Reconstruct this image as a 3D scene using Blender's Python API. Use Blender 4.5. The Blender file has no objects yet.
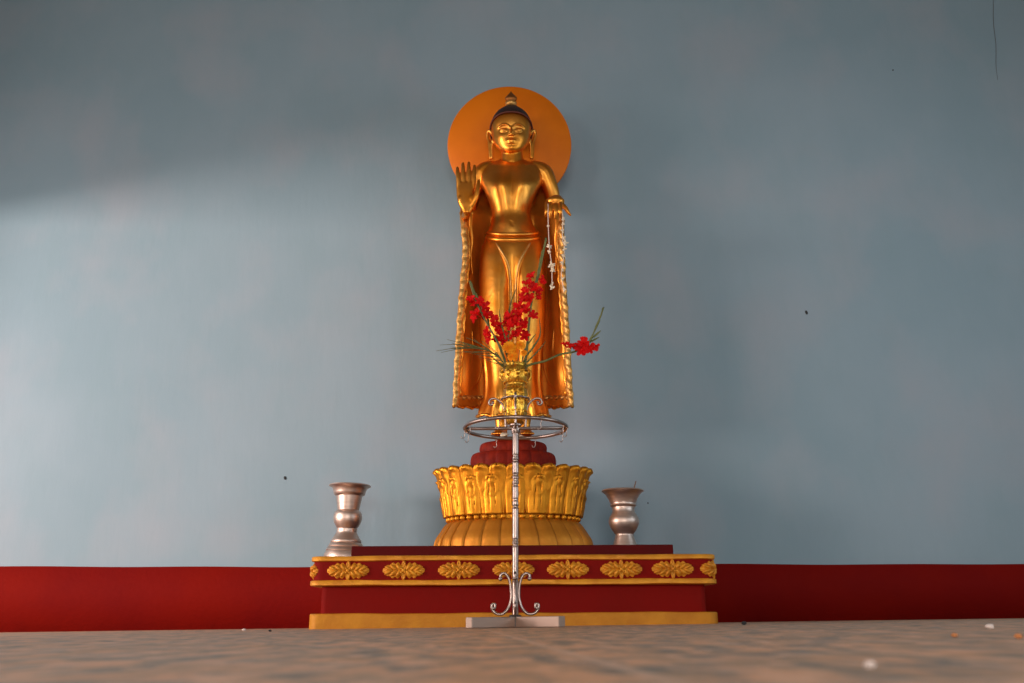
import bpy, bmesh, math, random
from mathutils import Vector, Matrix, Quaternion
from math import sin, cos, pi, radians, sqrt, exp, atan2
random.seed(7)
C = bpy.context.scene.collection

# ------------------------------------------------------------------ camera
F = 880.0
CAM = Vector((0, 0, 0.028))
PITCH = radians(17.57)
ROLL = 0.0055
_f = Vector((0, cos(PITCH), sin(PITCH))); _u = Vector((0, -sin(PITCH), cos(PITCH))); _r = Vector((1, 0, 0))
RT = _r*cos(ROLL) - _u*sin(ROLL)
UP = _r*sin(ROLL) + _u*cos(ROLL)
cd = bpy.data.cameras.new('camera'); cam = bpy.data.objects.new('camera', cd); C.objects.link(cam)
cam.matrix_world = Matrix(((RT.x, UP.x, -_f.x, CAM.x), (RT.y, UP.y, -_f.y, CAM.y), (RT.z, UP.z, -_f.z, CAM.z), (0, 0, 0, 1)))
cd.sensor_width = 36; cd.lens = F/1024*36; cd.clip_start = 0.02
cd.dof.use_dof = True; cd.dof.focus_distance = 4.7; cd.dof.aperture_fstop = 6.3
bpy.context.scene.camera = cam

def at(px, py, Y):
    """point of the plane y = Y that the photo shows at (px, py)"""
    d = _f + RT*((px-512)/F) + UP*((341.5-py)/F)
    return CAM + d*(Y/d.y)

SY = 4.80                         # statue axis
def P(px, py, dy=0.0): return at(px, py, SY+dy)
U = 0.00585                       # metres per pixel at the statue
def floorz(x): return 0.008*x

# ------------------------------------------------------------------ mesh helpers
class MB:
    def __init__(s): s.v = []; s.f = []
    def add(s, vs, fs):
        o = len(s.v); s.v += [Vector(v) for v in vs]; s.f += [tuple(i+o for i in f) for f in fs]; return s
    def grid(s, rows, closed=False, cap=False):
        n = len(rows[0]); vs = [p for r in rows for p in r]; fs = []
        for i in range(len(rows)-1):
            for j in range(n if closed else n-1):
                k = (j+1) % n
                fs.append((i*n+j, i*n+k, (i+1)*n+k, (i+1)*n+j))
        if cap:
            fs.append(tuple(range(n))[::-1]); fs.append(tuple((len(rows)-1)*n+j for j in range(n)))
        return s.add(vs, fs)
    def box(s, a, b):
        x0, y0, z0 = a; x1, y1, z1 = b
        return s.add([(x0,y0,z0),(x1,y0,z0),(x1,y1,z0),(x0,y1,z0),(x0,y0,z1),(x1,y0,z1),(x1,y1,z1),(x0,y1,z1)],
                     [(3,2,1,0),(4,5,6,7),(0,1,5,4),(1,2,6,5),(2,3,7,6),(3,0,4,7)])
    def lathe(s, prof, c=(0,0,0), n=48, mod=None):
        c = Vector(c); rows = []
        for r, z in prof:
            rows.append([c+Vector((r*cos(2*pi*j/n)*(mod(2*pi*j/n, z) if mod else 1), r*sin(2*pi*j/n)*(mod(2*pi*j/n, z) if mod else 1), z)) for j in range(n)])
        return s.grid(rows, True, True)
    def tube(s, pts, rad, n=10, closed=False, flat=1.0):
        pts = [Vector(p) for p in pts]; m = len(pts)
        if not hasattr(rad, '__len__'): rad = [rad]*m
        T = []
        for i in range(m):
            a = pts[(i-1) % m] if closed else pts[max(i-1, 0)]; b = pts[(i+1) % m] if closed else pts[min(i+1, m-1)]
            t = b-a; T.append(t.normalized() if t.length > 1e-9 else Vector((0,0,1)))
        ref = Vector((0,0,1)) if abs(T[0].z) < .9 else Vector((0,1,0))
        nn = (ref - T[0]*ref.dot(T[0])).normalized(); rows = []
        for i in range(m):
            if i: nn = (T[i-1].rotation_difference(T[i]) @ nn); nn = (nn - T[i]*nn.dot(T[i])).normalized()
            bb = T[i].cross(nn)
            rows.append([pts[i] + (nn*cos(2*pi*j/n)*flat + bb*sin(2*pi*j/n))*rad[i] for j in range(n)])
        if closed: rows.append(rows[0]); return s.grid(rows, True)
        return s.grid(rows, True, True)
    def ball(s, c, r, n=16, m=24, rot=None):
        c = Vector(c)
        if not hasattr(r, '__len__'): r = (r, r, r)
        rows = []
        for i in range(1, n):
            a = pi*i/n
            rw = []
            for j in range(m):
                b = 2*pi*j/m; v = Vector((r[0]*sin(a)*cos(b), r[1]*sin(a)*sin(b), -r[2]*cos(a)))
                rw.append(c + (rot @ v if rot else v))
            rows.append(rw)
        return s.grid(rows, True, True)
    def capsule(s, pts, rad, n=14, steps=6):
        """smooth tapered limb through points, round ends"""
        pts = [Vector(p) for p in pts]
        q, r = crv(pts, rad, steps)
        s.tube(q, r, n)
        s.ball(q[0], r[0]*1.0, 8, n); s.ball(q[-1], r[-1]*1.0, 8, n)
        return s

def crv(pts, rad=None, steps=6):
    """Catmull-Rom through pts (and radii)"""
    pts = [Vector(p) for p in pts]; m = len(pts); out = []; ro = []
    for i in range(m-1):
        p0 = pts[max(i-1, 0)]; p1 = pts[i]; p2 = pts[i+1]; p3 = pts[min(i+2, m-1)]
        for k in range(steps):
            t = k/steps
            out.append(0.5*((2*p1) + (p2-p0)*t + (2*p0-5*p1+4*p2-p3)*t*t + (3*p1-p0-3*p2+p3)*t**3))
            if rad: ro.append(rad[i]+(rad[i+1]-rad[i])*t)
    out.append(pts[-1])
    if rad: ro.append(rad[-1]); return out, ro
    return out

def lerpt(tab, x):
    if x <= tab[0][0]: return tab[0][1:]
    for a, b in zip(tab, tab[1:]):
        if x <= b[0]:
            t = (x-a[0])/(b[0]-a[0]); t2 = t
            return tuple(p+(q-p)*t2 for p, q in zip(a[1:], b[1:]))
    return tab[-1][1:]
def smoothtab(tab, step=2.0):
    """resample a table (x, a, b, ...) smoothly"""
    rows = []
    m = len(tab)
    for i in range(m-1):
        k = max(1, int(abs(tab[i+1][0]-tab[i][0])/step))
        for j in range(k):
            t = j/k; r = []
            for c in range(len(tab[0])):
                p0 = tab[max(i-1, 0)][c]; p1 = tab[i][c]; p2 = tab[i+1][c]; p3 = tab[min(i+2, m-1)][c]
                if c == 0: r.append(p1+(p2-p1)*t)
                else: r.append(0.5*((2*p1)+(p2-p0)*t+(2*p0-5*p1+4*p2-p3)*t*t+(3*p1-p0-3*p2+p3)*t**3))
            rows.append(tuple(r))
    rows.append(tuple(tab[-1])); return rows

def obj(name, mb, mat=None, parent=None, smooth=True, local=False, angle=None):
    me = bpy.data.meshes.new(name)
    off = Vector((0,0,0))
    if not local and parent is not None:
        q = parent
        while q is not None: off += q.location; q = q.parent
    me.from_pydata([tuple(v-off) for v in mb.v], [], mb.f)
    bm = bmesh.new(); bm.from_mesh(me); bmesh.ops.recalc_face_normals(bm, faces=bm.faces); bm.to_mesh(me); bm.free()
    if smooth:
        me.polygons.foreach_set('use_smooth', [True]*len(me.polygons))
        if angle: me.set_sharp_from_angle(angle=radians(angle))
    if mat: me.materials.append(mat)
    o = bpy.data.objects.new(name, me); C.objects.link(o)
    if parent is not None: o.parent = parent
    return o
def tag(o, label=None, cat=None, group=None, kind=None):
    if label: o['label'] = label
    if cat: o['category'] = cat
    if group: o['group'] = group
    if kind: o['kind'] = kind
    return o
def empty(name, loc, label, cat, group=None):
    o = bpy.data.objects.new(name, None); C.objects.link(o); o.location = Vector(loc); o.empty_display_size = .1
    return tag(o, label, cat, group)
def center_origin(o):
    """put a top-level mesh's origin at its base"""
    vs = o.data.vertices; n = len(vs)
    c = Vector((sum(v.co.x for v in vs)/n, sum(v.co.y for v in vs)/n, min(v.co.z for v in vs)))
    for v in vs: v.co -= c
    o.location = o.location + c
    return o
def copy_part(src, parent, M=None):
    c = src.copy(); C.objects.link(c); c.parent = parent
    if M is not None: c.matrix_local = M
    return c

# ------------------------------------------------------------------ materials
def mat(name, col, rough=.5, metal=0.0, spec=.5, col2=None, nscale=6, ncon=(.35,.65), bump=0.0, bscale=60, rvar=0.0, sx=(1,1,1), coat=0, sss=0):
    m = bpy.data.materials.new(name); m.use_nodes = True; nt = m.node_tree; b = nt.nodes['Principled BSDF']
    b.inputs['Base Color'].default_value = (*col, 1); b.inputs['Roughness'].default_value = rough
    b.inputs['Metallic'].default_value = metal; b.inputs['Specular IOR Level'].default_value = spec
    if coat: b.inputs['Coat Weight'].default_value = coat; b.inputs['Coat Roughness'].default_value = .15
    tc = nt.nodes.new('ShaderNodeTexCoord'); mp = nt.nodes.new('ShaderNodeMapping'); mp.inputs['Scale'].default_value = sx
    nt.links.new(tc.outputs['Object'], mp.inputs['Vector'])
    if col2 or rvar:
        n = nt.nodes.new('ShaderNodeTexNoise'); n.inputs['Scale'].default_value = nscale; n.inputs['Detail'].default_value = 5
        nt.links.new(mp.outputs[0], n.inputs['Vector'])
        r = nt.nodes.new('ShaderNodeMapRange'); r.inputs[1].default_value = ncon[0]; r.inputs[2].default_value = ncon[1]
        nt.links.new(n.outputs['Fac'], r.inputs[0])
        if col2:
            x = nt.nodes.new('ShaderNodeMix'); x.data_type = 'RGBA'; x.inputs[6].default_value = (*col, 1); x.inputs[7].default_value = (*col2, 1)
            nt.links.new(r.outputs[0], x.inputs[0]); nt.links.new(x.outputs[2], b.inputs['Base Color'])
        if rvar:
            r2 = nt.nodes.new('ShaderNodeMapRange'); r2.inputs[3].default_value = rough-rvar; r2.inputs[4].default_value = rough+rvar
            nt.links.new(n.outputs['Fac'], r2.inputs[0]); nt.links.new(r2.outputs[0], b.inputs['Roughness'])
    if bump:
        n = nt.nodes.new('ShaderNodeTexNoise'); n.inputs['Scale'].default_value = bscale; n.inputs['Detail'].default_value = 4
        nt.links.new(mp.outputs[0], n.inputs['Vector'])
        bp = nt.nodes.new('ShaderNodeBump'); bp.inputs['Strength'].default_value = bump; bp.inputs['Distance'].default_value = .01
        nt.links.new(n.outputs['Fac'], bp.inputs['Height']); nt.links.new(bp.outputs[0], b.inputs['Normal'])
    return m
GOLD = mat('gold_leaf', (.86,.375,.065), .37, 1.0, col2=(.78,.27,.025), nscale=7, bump=.10, bscale=45, rvar=.07)
GOLDR = mat('gold_robe', (.84,.34,.04), .44, .75, col2=(.68,.23,.02), nscale=6, bump=.12, bscale=40, rvar=.08)
GOLDL = mat('gold_lit', (.78,.45,.14), .45, .8, col2=(.62,.29,.06), nscale=30, bump=.2, bscale=120)  # pale gold trim: light on the gold leaf is put into the colour
GOLDP = mat('gold_lotus', (.84,.36,.025), .42, .85, col2=(.62,.22,.01), nscale=9, bump=.16, bscale=50, rvar=.1)
GOLDB = mat('gold_bell', (.66,.26,.02), .5, .6, col2=(.50,.17,.01), nscale=9, bump=.15, bscale=40)
GOLDT = mat('gold_paint', (.74,.32,.015), .55, .3, col2=(.58,.21,.008), nscale=14, bump=.3, bscale=70)
HALO = mat('halo_orange', (.76,.19,.003), .5, .1, .25, col2=(.66,.15,.002), nscale=4)
HAIR = mat('hair_paint', (.018,.008,.008), .5, 0, bump=.5, bscale=120)
HAIRR = mat('hair_rim', (.09,.015,.006), .6, .0)
BRONZE = mat('finial_bronze', (.30,.11,.025), .45, .8)
REDP = mat('red_paint', (.20,.004,.002), .7, 0, .08, col2=(.18,.005,.003), nscale=5, bump=.12, bscale=50)
REDD = mat('maroon_paint', (.09,.003,.003), .65, 0, .08, col2=(.075,.004,.004), nscale=8)
REDL = mat('red_lotus', (.25,.016,.004), .6, 0, .12, col2=(.15,.008,.003), nscale=20, bump=.2)
DADO = mat('dado_paint', (.19,.005,.002), .75, 0, .06, col2=(.16,.004,.003), nscale=2.5, bump=.2, bscale=40)
STEEL = mat('polished_steel', (.40,.31,.27), .30, 1.0)
ALU = mat('spun_aluminium', (.74,.58,.49), .43, 1.0, col2=(.62,.47,.39), nscale=12, sx=(1,1,8), bump=.04, bscale=30)
TUBEA = mat('foot_aluminium', (.40,.29,.23), .42, .7)
RED = mat('gladiolus_red', (.78,.006,.004), .6, 0, .15, col2=(.55,.003,.004), nscale=40)
ORA = mat('marigold_orange', (1.0,.42,.02), .7, 0, .1, col2=(.95,.28,.01), nscale=60)
GRN = mat('stem_green', (.20,.21,.07), .5, 0, .3, col2=(.12,.14,.04), nscale=30)
GRN2 = mat('leaf_green', (.10,.13,.035), .5, 0, .3, col2=(.17,.17,.06), nscale=40)
WHT = mat('jasmine_cream', (.85,.72,.52), .6)
STR = mat('garland_thread', (.75,.60,.50), .7)
STICK = mat('incense_brown', (.20,.10,.05), .8)
CHIP = mat('stone_chip', (.75,.62,.55), .7)
CHIPO = mat('dry_petal', (.55,.20,.06), .7)
DARK = mat('hole_dark', (.03,.03,.03), .9)
CEILM = mat('ceiling_timber', (.22,.18,.15), .9)
SIDEW = mat('side_wall_paint', (.30,.37,.40), .85)

def wall_mat():
    m = bpy.data.materials.new('blue_wall'); m.use_nodes = True; nt = m.node_tree; L = nt.links.new; b = nt.nodes['Principled BSDF']
    b.inputs['Roughness'].default_value = .8; b.inputs['Specular IOR Level'].default_value = .15
    tc = nt.nodes.new('ShaderNodeTexCoord')
    def noise(sc, det, s=(1,1,1)):
        mp = nt.nodes.new('ShaderNodeMapping'); mp.inputs['Scale'].default_value = s; L(tc.outputs['Object'], mp.inputs[0])
        n = nt.nodes.new('ShaderNodeTexNoise'); n.inputs['Scale'].default_value = sc; n.inputs['Detail'].default_value = det; L(mp.outputs[0], n.inputs[0]); return n.outputs['Fac']
    def rng(f, a, bb, c=0, d=1):
        r = nt.nodes.new('ShaderNodeMapRange'); r.inputs[1].default_value = a; r.inputs[2].default_value = bb; r.inputs[3].default_value = c; r.inputs[4].default_value = d; L(f, r.inputs[0]); return r.outputs[0]
    def mix(f, A, B):
        x = nt.nodes.new('ShaderNodeMix'); x.data_type = 'RGBA'; L(f, x.inputs[0])
        for k, v in ((6, A), (7, B)):
            if isinstance(v, tuple): x.inputs[k].default_value = (*v, 1)
            else: L(v, x.inputs[k])
        return x.outputs[2]
    c1 = mix(rng(noise(.9, 3), .35, .65), (.238,.340,.395), (.275,.368,.425))
    c2 = mix(rng(noise(1.7, 4, (1,1,.8)), .48, .68, 0, .45), c1, (.35,.375,.42))
    c3 = mix(rng(noise(5, 6, (1.4,1,.5)), .5, .75, 0, .25), c2, (.22,.33,.37))
    L(c3, b.inputs['Base Color'])
    h = nt.nodes.new('ShaderNodeMath'); h.operation = 'ADD'
    L(noise(26, 6, (1,1,.3)), h.inputs[0]); L(noise(2.2, 3, (1,1,.7)), h.inputs[1])
    bp = nt.nodes.new('ShaderNodeBump'); bp.inputs['Strength'].default_value = .12; bp.inputs['Distance'].default_value = .012
    L(h.outputs[0], bp.inputs['Height']); L(bp.outputs[0], b.inputs['Normal'])
    return m
WALL = wall_mat()

def floor_mat():
    m = bpy.data.materials.new('floor_tiles'); m.use_nodes = True; nt = m.node_tree; L = nt.links.new; b = nt.nodes['Principled BSDF']
    tc = nt.nodes.new('ShaderNodeTexCoord')
    def mp(s, rot=0, loc=(0,0,0)):
        n = nt.nodes.new('ShaderNodeMapping'); n.inputs['Scale'].default_value = s; n.inputs['Rotation'].default_value = (0,0,rot); n.inputs['Location'].default_value = loc
        L(tc.outputs['Object'], n.inputs[0]); return n.outputs[0]
    def noise(sc, det, s=(1,1,1), loc=(0,0,0)):
        n = nt.nodes.new('ShaderNodeTexNoise'); n.inputs['Scale'].default_value = sc; n.inputs['Detail'].default_value = det; L(mp(s, 0, loc), n.inputs[0]); return n.outputs['Fac']
    def rng(f, a, bb, c=0, d=1):
        r = nt.nodes.new('ShaderNodeMapRange'); r.inputs[1].default_value = a; r.inputs[2].default_value = bb; r.inputs[3].default_value = c; r.inputs[4].default_value = d; L(f, r.inputs[0]); return r.outputs[0]
    def mix(f, A, B):
        x = nt.nodes.new('ShaderNodeMix'); x.data_type = 'RGBA'; L(f, x.inputs[0])
        for k, v in ((6, A), (7, B)):
            if isinstance(v, tuple): x.inputs[k].default_value = (*v, 1)
            else: L(v, x.inputs[k])
        return x.outputs[2]
    c = mix(rng(noise(13, 5, (1.5,.6,1)), .42, .56), (.74,.41,.24), (.48,.31,.20))
    c = mix(rng(noise(17, 4, (1.4,.6,1), (5,2,0)), .47, .60, 0, .75), c, (.17,.19,.175))
    c = mix(rng(noise(27, 4, (1.3,.6,1), (9,4,0)), .52, .64, 0, .75), c, (.85,.50,.32))
    # tile joints, turned a little against the camera axis
    br = nt.nodes.new('ShaderNodeTexBrick'); br.offset = 0; br.inputs['Scale'].default_value = 1.0
    br.inputs['Brick Width'].default_value = .6; br.inputs['Row Height'].default_value = .6; br.inputs['Mortar Size'].default_value = .006
    br.inputs['Color1'].default_value = (0,0,0,1); br.inputs['Color2'].default_value = (0,0,0,1); br.inputs['Mortar'].default_value = (1,1,1,1)
    L(mp((1,1,1), -.063, (.50,.2,0)), br.inputs[0])
    g = nt.nodes.new('ShaderNodeMath'); g.operation = 'MULTIPLY'; g.inputs[1].default_value = .6; L(br.outputs['Color'], g.inputs[0])
    c = mix(g.outputs[0], c, (.75,.5,.36))
    L(c, b.inputs['Base Color'])
    L(rng(noise(11, 4), .3, .7, .38, .55), b.inputs['Roughness']); b.inputs['Specular IOR Level'].default_value = .10
    bp = nt.nodes.new('ShaderNodeBump'); bp.inputs['Strength'].default_value = .5; bp.inputs['Distance'].default_value = .004
    L(noise(30, 3), bp.inputs['Height']); L(bp.outputs[0], b.inputs['Normal'])
    return m
FLOOR = floor_mat()

# ------------------------------------------------------------------ room
XL, XR, YB, YF, ZC = -4.1, 4.5, 5.30, -4.5, 4.9
TH = .2
def struct(name, mb, m, smooth=False): return tag(obj(name, mb, m, None, smooth), kind='structure')
fl = MB()
x0, x1, y0, y1 = XL-TH, XR+TH, YF-TH, YB+TH
fl.add([(x0,y0,floorz(x0)),(x1,y0,floorz(x1)),(x1,y1,floorz(x1)),(x0,y1,floorz(x0)),(x0,y0,-.2),(x1,y0,-.2),(x1,y1,-.2),(x0,y1,-.2)],
       [(0,1,2,3),(7,6,5,4),(4,5,1,0),(5,6,2,1),(6,7,3,2),(7,4,0,3)])
struct('floor', fl, FLOOR)
struct('ceiling', MB().box((x0,y0,ZC),(x1,y1,ZC+.2)), CEILM)
struct('wall_back', MB().box((x0,YB,-.03),(x1,YB+TH,ZC)), WALL)
def holed(axis, c0, c1, a0, a1, z0, z1, holes):
    """wall slab between c0..c1 on its thin axis with door/window openings (a0, a1, z0, z1)"""
    mb = MB(); cuts = sorted({a0, a1, *[h[0] for h in holes], *[h[1] for h in holes]})
    for p, q in zip(cuts, cuts[1:]):
        zs = [z0, z1]; hs = [h for h in holes if h[0] <= p+1e-6 and h[1] >= q-1e-6]
        spans = [(z0, z1)]
        for h in hs:
            ns = []
            for s, e in spans:
                if h[2] > s: ns.append((s, min(h[2], e)))
                if h[3] < e: ns.append((max(h[3], s), e))
            spans = ns
        for s, e in spans:
            if axis == 'x': mb.box((c0,p,s),(c1,q,e))
            else: mb.box((p,c0,s),(q,c1,e))
    return mb
LH = [(1.9, 4.78, -.03, 2.55), (-3.2, -1.2, .8, 2.6)]
RH = [(1.4, 3.4, .7, 2.7), (-3.2, -1.2, .8, 2.6)]
FH = [(-1.3, 1.3, -.03, 2.6)]
struct('wall_left', holed('x', XL-TH, XL, YF, YB, -.03, ZC, LH), SIDEW)
struct('wall_right', holed('x', XR, XR+TH, YF, YB, -.03, ZC, RH), SIDEW)
struct('wall_front', holed('y', YF-TH, YF, XL-TH, XR+TH, -.03, ZC, FH), SIDEW)

def dado_top(x): return at(512, 565.3, YB).z + .004*sin(x*1.7+.5) + .002*sin(x*6.1) - .0015*x
d = MB(); N = 160; rows = []
for i in range(N+1):
    x = XL + (XR-XL)*i/N; zt = dado_top(x)
    rows.append([Vector((x,YB+.0,floorz(x)-.01)), Vector((x,YB-.006,floorz(x)-.01)), Vector((x,YB-.006,zt-.002)), Vector((x,YB-.003,zt)), Vector((x,YB,zt))])
d.grid(rows, True, True)
struct('baseboard_back', d, DADO, True)
# specks and a crack in the plaster (raised crumbs of plaster and a thin split)
def speck(px, py, r, a=1.5):
    c = at(px, py, YB-.002)
    mb = MB()
    mb.ball(c, (r, .004, r*a), 8, 10, Matrix.Rotation(random.uniform(-.5,.5), 3, 'Y'))
    return mb
for i, (px, py, r, a, lab) in enumerate([(806.5, 312.5, .008, 1.8, 'small dark speck stuck on the blue wall right of the statue at flower height'),
                               (285, 478, .008, 1.4, 'small dark speck on the blue wall left of the left metal vase'),
                               (893, 70, .005, 1.2, 'tiny dark speck high on the blue wall at upper right'),
                               (648, 503, .004, 1.2, 'tiny dark speck on the wall just right of the right metal vase')]):
    center_origin(tag(obj('wall_speck', speck(px, py, r, a), DARK), lab, 'speck'))
pts = [at(992+.6*sin(k*1.3)+k*.55, -10+k*9, YB-.001) for k in range(11)]
tag(center_origin(obj('wall_crack', MB().tube(pts, [.0022]*8+[.002,.0015,.001], 6), mat('crack_dark', (.13,.15,.155), .9))), 'thin dark vertical crack at the top right of the blue wall', 'crack')

# ------------------------------------------------------------------ plinth
PF = 4.25
a = at(308.5, 600, PF); b_ = at(718.5, 600, PF)
PX0, PX1 = a.x, b_.x
PCX = (PX0+PX1)/2
zt = at(513, 555, PF).z; zt1 = at(513, 559.7, PF).z; zb1 = at(513, 579.8, PF).z; zb = at(513, 585, PF).z; zg = at(513, 612.8, PF).z
def plan(xl, xr, yf, yb, rad, n=8):
    pts = []
    for k in range(n+1):
        t = pi + pi/2*k/n; pts.append((xl+rad+rad*cos(t), yf+rad+rad*sin(t)))
    for k in range(n+1):
        t = 1.5*pi + pi/2*k/n; pts.append((xr-rad+rad*cos(t), yf+rad+rad*sin(t)))
    pts.append((xr, yb)); pts.append((xl, yb)); return pts
zt1 -= .003; zb1 += .003
def slab(mb, levels, yb=YB-.012):
    """levels: (z or None for the floor, inset)"""
    rows = []
    for z, ins, rad in levels:
        pl = plan(PX0+ins, PX1-ins, PF+ins, yb, rad)
        # subdivide front so edges can waver
        full = []
        for i, p in enumerate(pl):
            full.append(p)
            if i == 8:
                q = pl[9]
                for k in range(1, 60): full.append((p[0]+(q[0]-p[0])*k/60, p[1]+(q[1]-p[1])*k/60))
        rows.append([Vector((x, y, (floorz(x) if z is None else z + .0011*sin(x*9+z*40)+.0007*sin(x*23+z*90)))) for x, y in full])
    return mb.grid(rows, True, True)
pl = empty('altar_plinth', (PCX, PF+.5, floorz(PCX)), 'low red altar plinth with gold bands and floral frieze under the statue', 'plinth')
g = MB(); slab(g, [(None, .0, .05), (zg-.004, .0, .05), (zg, .004, .05), (zg, .045, .03)]); obj('plinth_base', g, mat('ochre_base', (.56,.23,.012), .6, .1, .3, col2=(.46,.17,.008), nscale=10, bump=.3, bscale=50), pl, angle=40)
g = MB(); slab(g, [(zg-.01, .045, .03), (zb+.01, .045, .03)]); obj('plinth_body', g, REDP, pl, angle=40)
g = MB(); slab(g, [(zb+.003, .006, .05), (zt-.003, .006, .05)]); obj('frieze', g, REDP, pl, angle=40)
for nm, z0, z1 in (('gold_band', zt1, zt), ('gold_band', zb, zb1)):
    g = MB(); slab(g, [(z0, .008, .05), (z0+.001, .0, .05), (z0+.004, -.006, .055), (z1-.004, -.006, .055), (z1-.001, -.001, .05), (z1, .008, .05)]); obj(nm, g, GOLDT, pl, angle=60)
# ornaments wrapped on the frieze front
S0 = .006; RAD = .05
def frontpath(s, h):
    """s = unwrapped x along the front; h = relief"""
    xl, xr, yf = PX0+S0+RAD, PX1-S0-RAD, PF+S0
    if s < xl:
        t = (xl-s)/RAD; c = (xl, yf+RAD)
        if t < pi/2: return Vector((c[0]-(RAD+h)*sin(t), c[1]-(RAD+h)*cos(t), 0))
        return Vector((xl-RAD-h, yf+RAD+(t-pi/2)*RAD, 0))
    if s > xr:
        t = (s-xr)/RAD; c = (xr, yf+RAD)
        if t < pi/2: return Vector((c[0]+(RAD+h)*sin(t), c[1]-(RAD+h)*cos(t), 0))
        return Vector((xr+RAD+h, yf+RAD+(t-pi/2)*RAD, 0))
    return Vector((s, yf-h, 0))
def ornament(s0, sc=1.0, seed=0):
    mb = MB(); rs = random.Random(seed); zc = (zt1+zb1)/2
    def leaf(dirx, dirz, L, W, lobes, ridg):
        nu, nv = 34, 18; rows = []
        for i in range(nu+1):
            u = i/nu
            sc_ = 1 - .22*abs(sin(lobes*pi*u))**3 if lobes else 1
            w = W*(sin(pi*min(1, u*.93+.07)**.75)**.7)*sc_
            row = []
            for j in range(nv+1):
                v = -1+2*j/nv
                e = max(0, 1-v*v)**.5
                rid = .78+.22*cos(ridg*v*pi+ (3*u if ridg else 0)*(1 if v > 0 else -1)*2)
                h = .017*e*rid*sin(pi*min(1, u+.05))**.4 - .002
                x = dirx*u*L + dirz*v*w*0 ; 
                if dirx: px_, pz_ = dirx*u*L, v*w + .10*W*sin(u*6)*0
                else: px_, pz_ = v*w, dirz*u*L
                p = frontpath(s0+px_*sc, h); p.z = zc+pz_*sc; row.append(p)
            rows.append(row)
        mb.grid(rows)
    leaf(-1, 0, .094, .036, 4, 3); leaf(1, 0, .094, .036, 4, 3)
    # overlapping upper and lower lobes give the acanthus outline
    for sx_ in (-1, 1):
        for k, (ang, L0, W0, st) in enumerate([(55, .034, .010, .012), (38, .040, .010, .028), (25, .040, .009, .046), (-55, .034, .010, .012), (-38, .040, .010, .028), (-25, .040, .009, .046)]):
            ca, sa = cos(radians(ang)), sin(radians(ang)); rows = []
            for i in range(11):
                u = i/10; w = W0*sin(pi*min(1, .06+.94*u))**.6; row = []
                for j in range(9):
                    v = -1+j/4; h = .020*max(0, 1-v*v)**.5*sin(pi*min(1, u*.9+.1))**.4-.001
                    lx, lz = u*L0, v*w
                    X = sx_*(st + lx*ca - lz*sa); Z = lx*sa + lz*ca
                    p = frontpath(s0+X*sc, h); p.z = zc+Z*sc; row.append(p)
                rows.append(row)
            mb.grid(rows)
    leaf(0, 1, .046, .011, 0, 1); leaf(0, -1, .046, .011, 0, 1)
    c = frontpath(s0, .012); c.z = zc; mb.ball(c, .009, 8, 12)
    for k in range(4):
        q = frontpath(s0+.012*cos(k*pi/2+pi/4), .012); q.z = zc+.012*sin(k*pi/2+pi/4); mb.ball(q, .006, 6, 8)
    return mb
for i, px in enumerate([296.5, 348, 403.5, 458.8, 513.5, 568, 621.5, 673, 721.5]):
    obj('floral_ornament', ornament(at(px, 570, PF).x, 1.10, i), GOLDT, pl)
# upper slab
SF = 4.37
sa_ = at(351.3, 550, SF); sb_ = at(673.3, 550, SF); zs = at(512, 545.3, SF).z
g = MB(); g.box((sa_.x, SF, zt-.002), (sb_.x, YB-.02, zs))
so = obj('upper_step', g, REDD, pl, False)
bv = so.modifiers.new('bevel', 'BEVEL'); bv.width = .004; bv.segments = 2

# ------------------------------------------------------------------ gold lotus pedestal
LC = Vector((P(513.2, 520).x, SY, zs))
def lz(py): return P(513, py).z - LC.z
def lw(hp, py): return (P(513+hp, py)-P(513, py)).x
lo = empty('lotus_pedestal', LC, 'round gilded double lotus pedestal carved with upright and drooping petals below the statue', 'pedestal')
z_bead = lz(520.3); z_rim = lz(473.5); r_w = lw(64, 517)
lo.scale = (1, .6, 1)
core = MB().lathe([(lw(73, 544), 0), (lw(74, 542), .01), (lw(69, 530), lz(530)), (lw(61, 521), lz(523.5)), (r_w-.015, z_bead-.015), (r_w-.012, z_bead+.02), (lw(66, 490), lz(493)), (lw(71, 470), lz(476)-.01), (lw(66, 470), lz(476))], n=96)
obj('core', core, GOLDP, lo, local=True)
core2 = MB().lathe([(lw(73, 466), z_rim-.02), (lw(74, 466), z_rim), (lw(70, 466), z_rim+.008), (.02, z_rim+.008)], n=64)
obj('pedestal_top', core2, REDL, lo, local=True)
def up_petal(rb, rt, zb_, zt_, wang, curl, rid, out=0.0):
    """upright petal in the xz plane, facing +x"""
    mb = MB(); rows = []; nu, nv = 26, 16
    for side in (0,):
        for i in range(nu+1):
            u = i/nu; row = []
            arch = max(0, 1-(max(0, u-.84)/.16)**2.2)**.5
            w = wang*(.86+.14*u)*max(arch, .03)
            for j in range(nv+1):
                v = -1+2*j/nv
                r = rb+(rt-rb)*(u**1.15) + out
                prof = .020*(1-v*v)**.8
                rimr = .007*exp(-((abs(v)-.86)/.10)**2)*(1 if u < .97 else 0)
                rr = rid*.005*cos(v*pi*3.2)*(1-abs(v))*min(1, u*4)
                r += prof*.8+rimr+rr
                z = zb_+(zt_-zb_)*u
                if u > .82:
                    c = (u-.82)/.18; r += curl*c*c*(1-.3*v*v); z -= curl*.5*c*c*c
                # raised inner arch near the tip
                da = sqrt((v*1.0)**2+((u-.66)*3.4)**2); r += .0045*exp(-((da-.58)/.10)**2)*(1 if rid else .5)
                r -= .006*exp(-(da/.3)**2)
                a_ = v*w; row.append(Vector((r*cos(a_), r*sin(a_), z)))
            rows.append(row)
    mb.grid(rows); return mb
NP = 20
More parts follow.
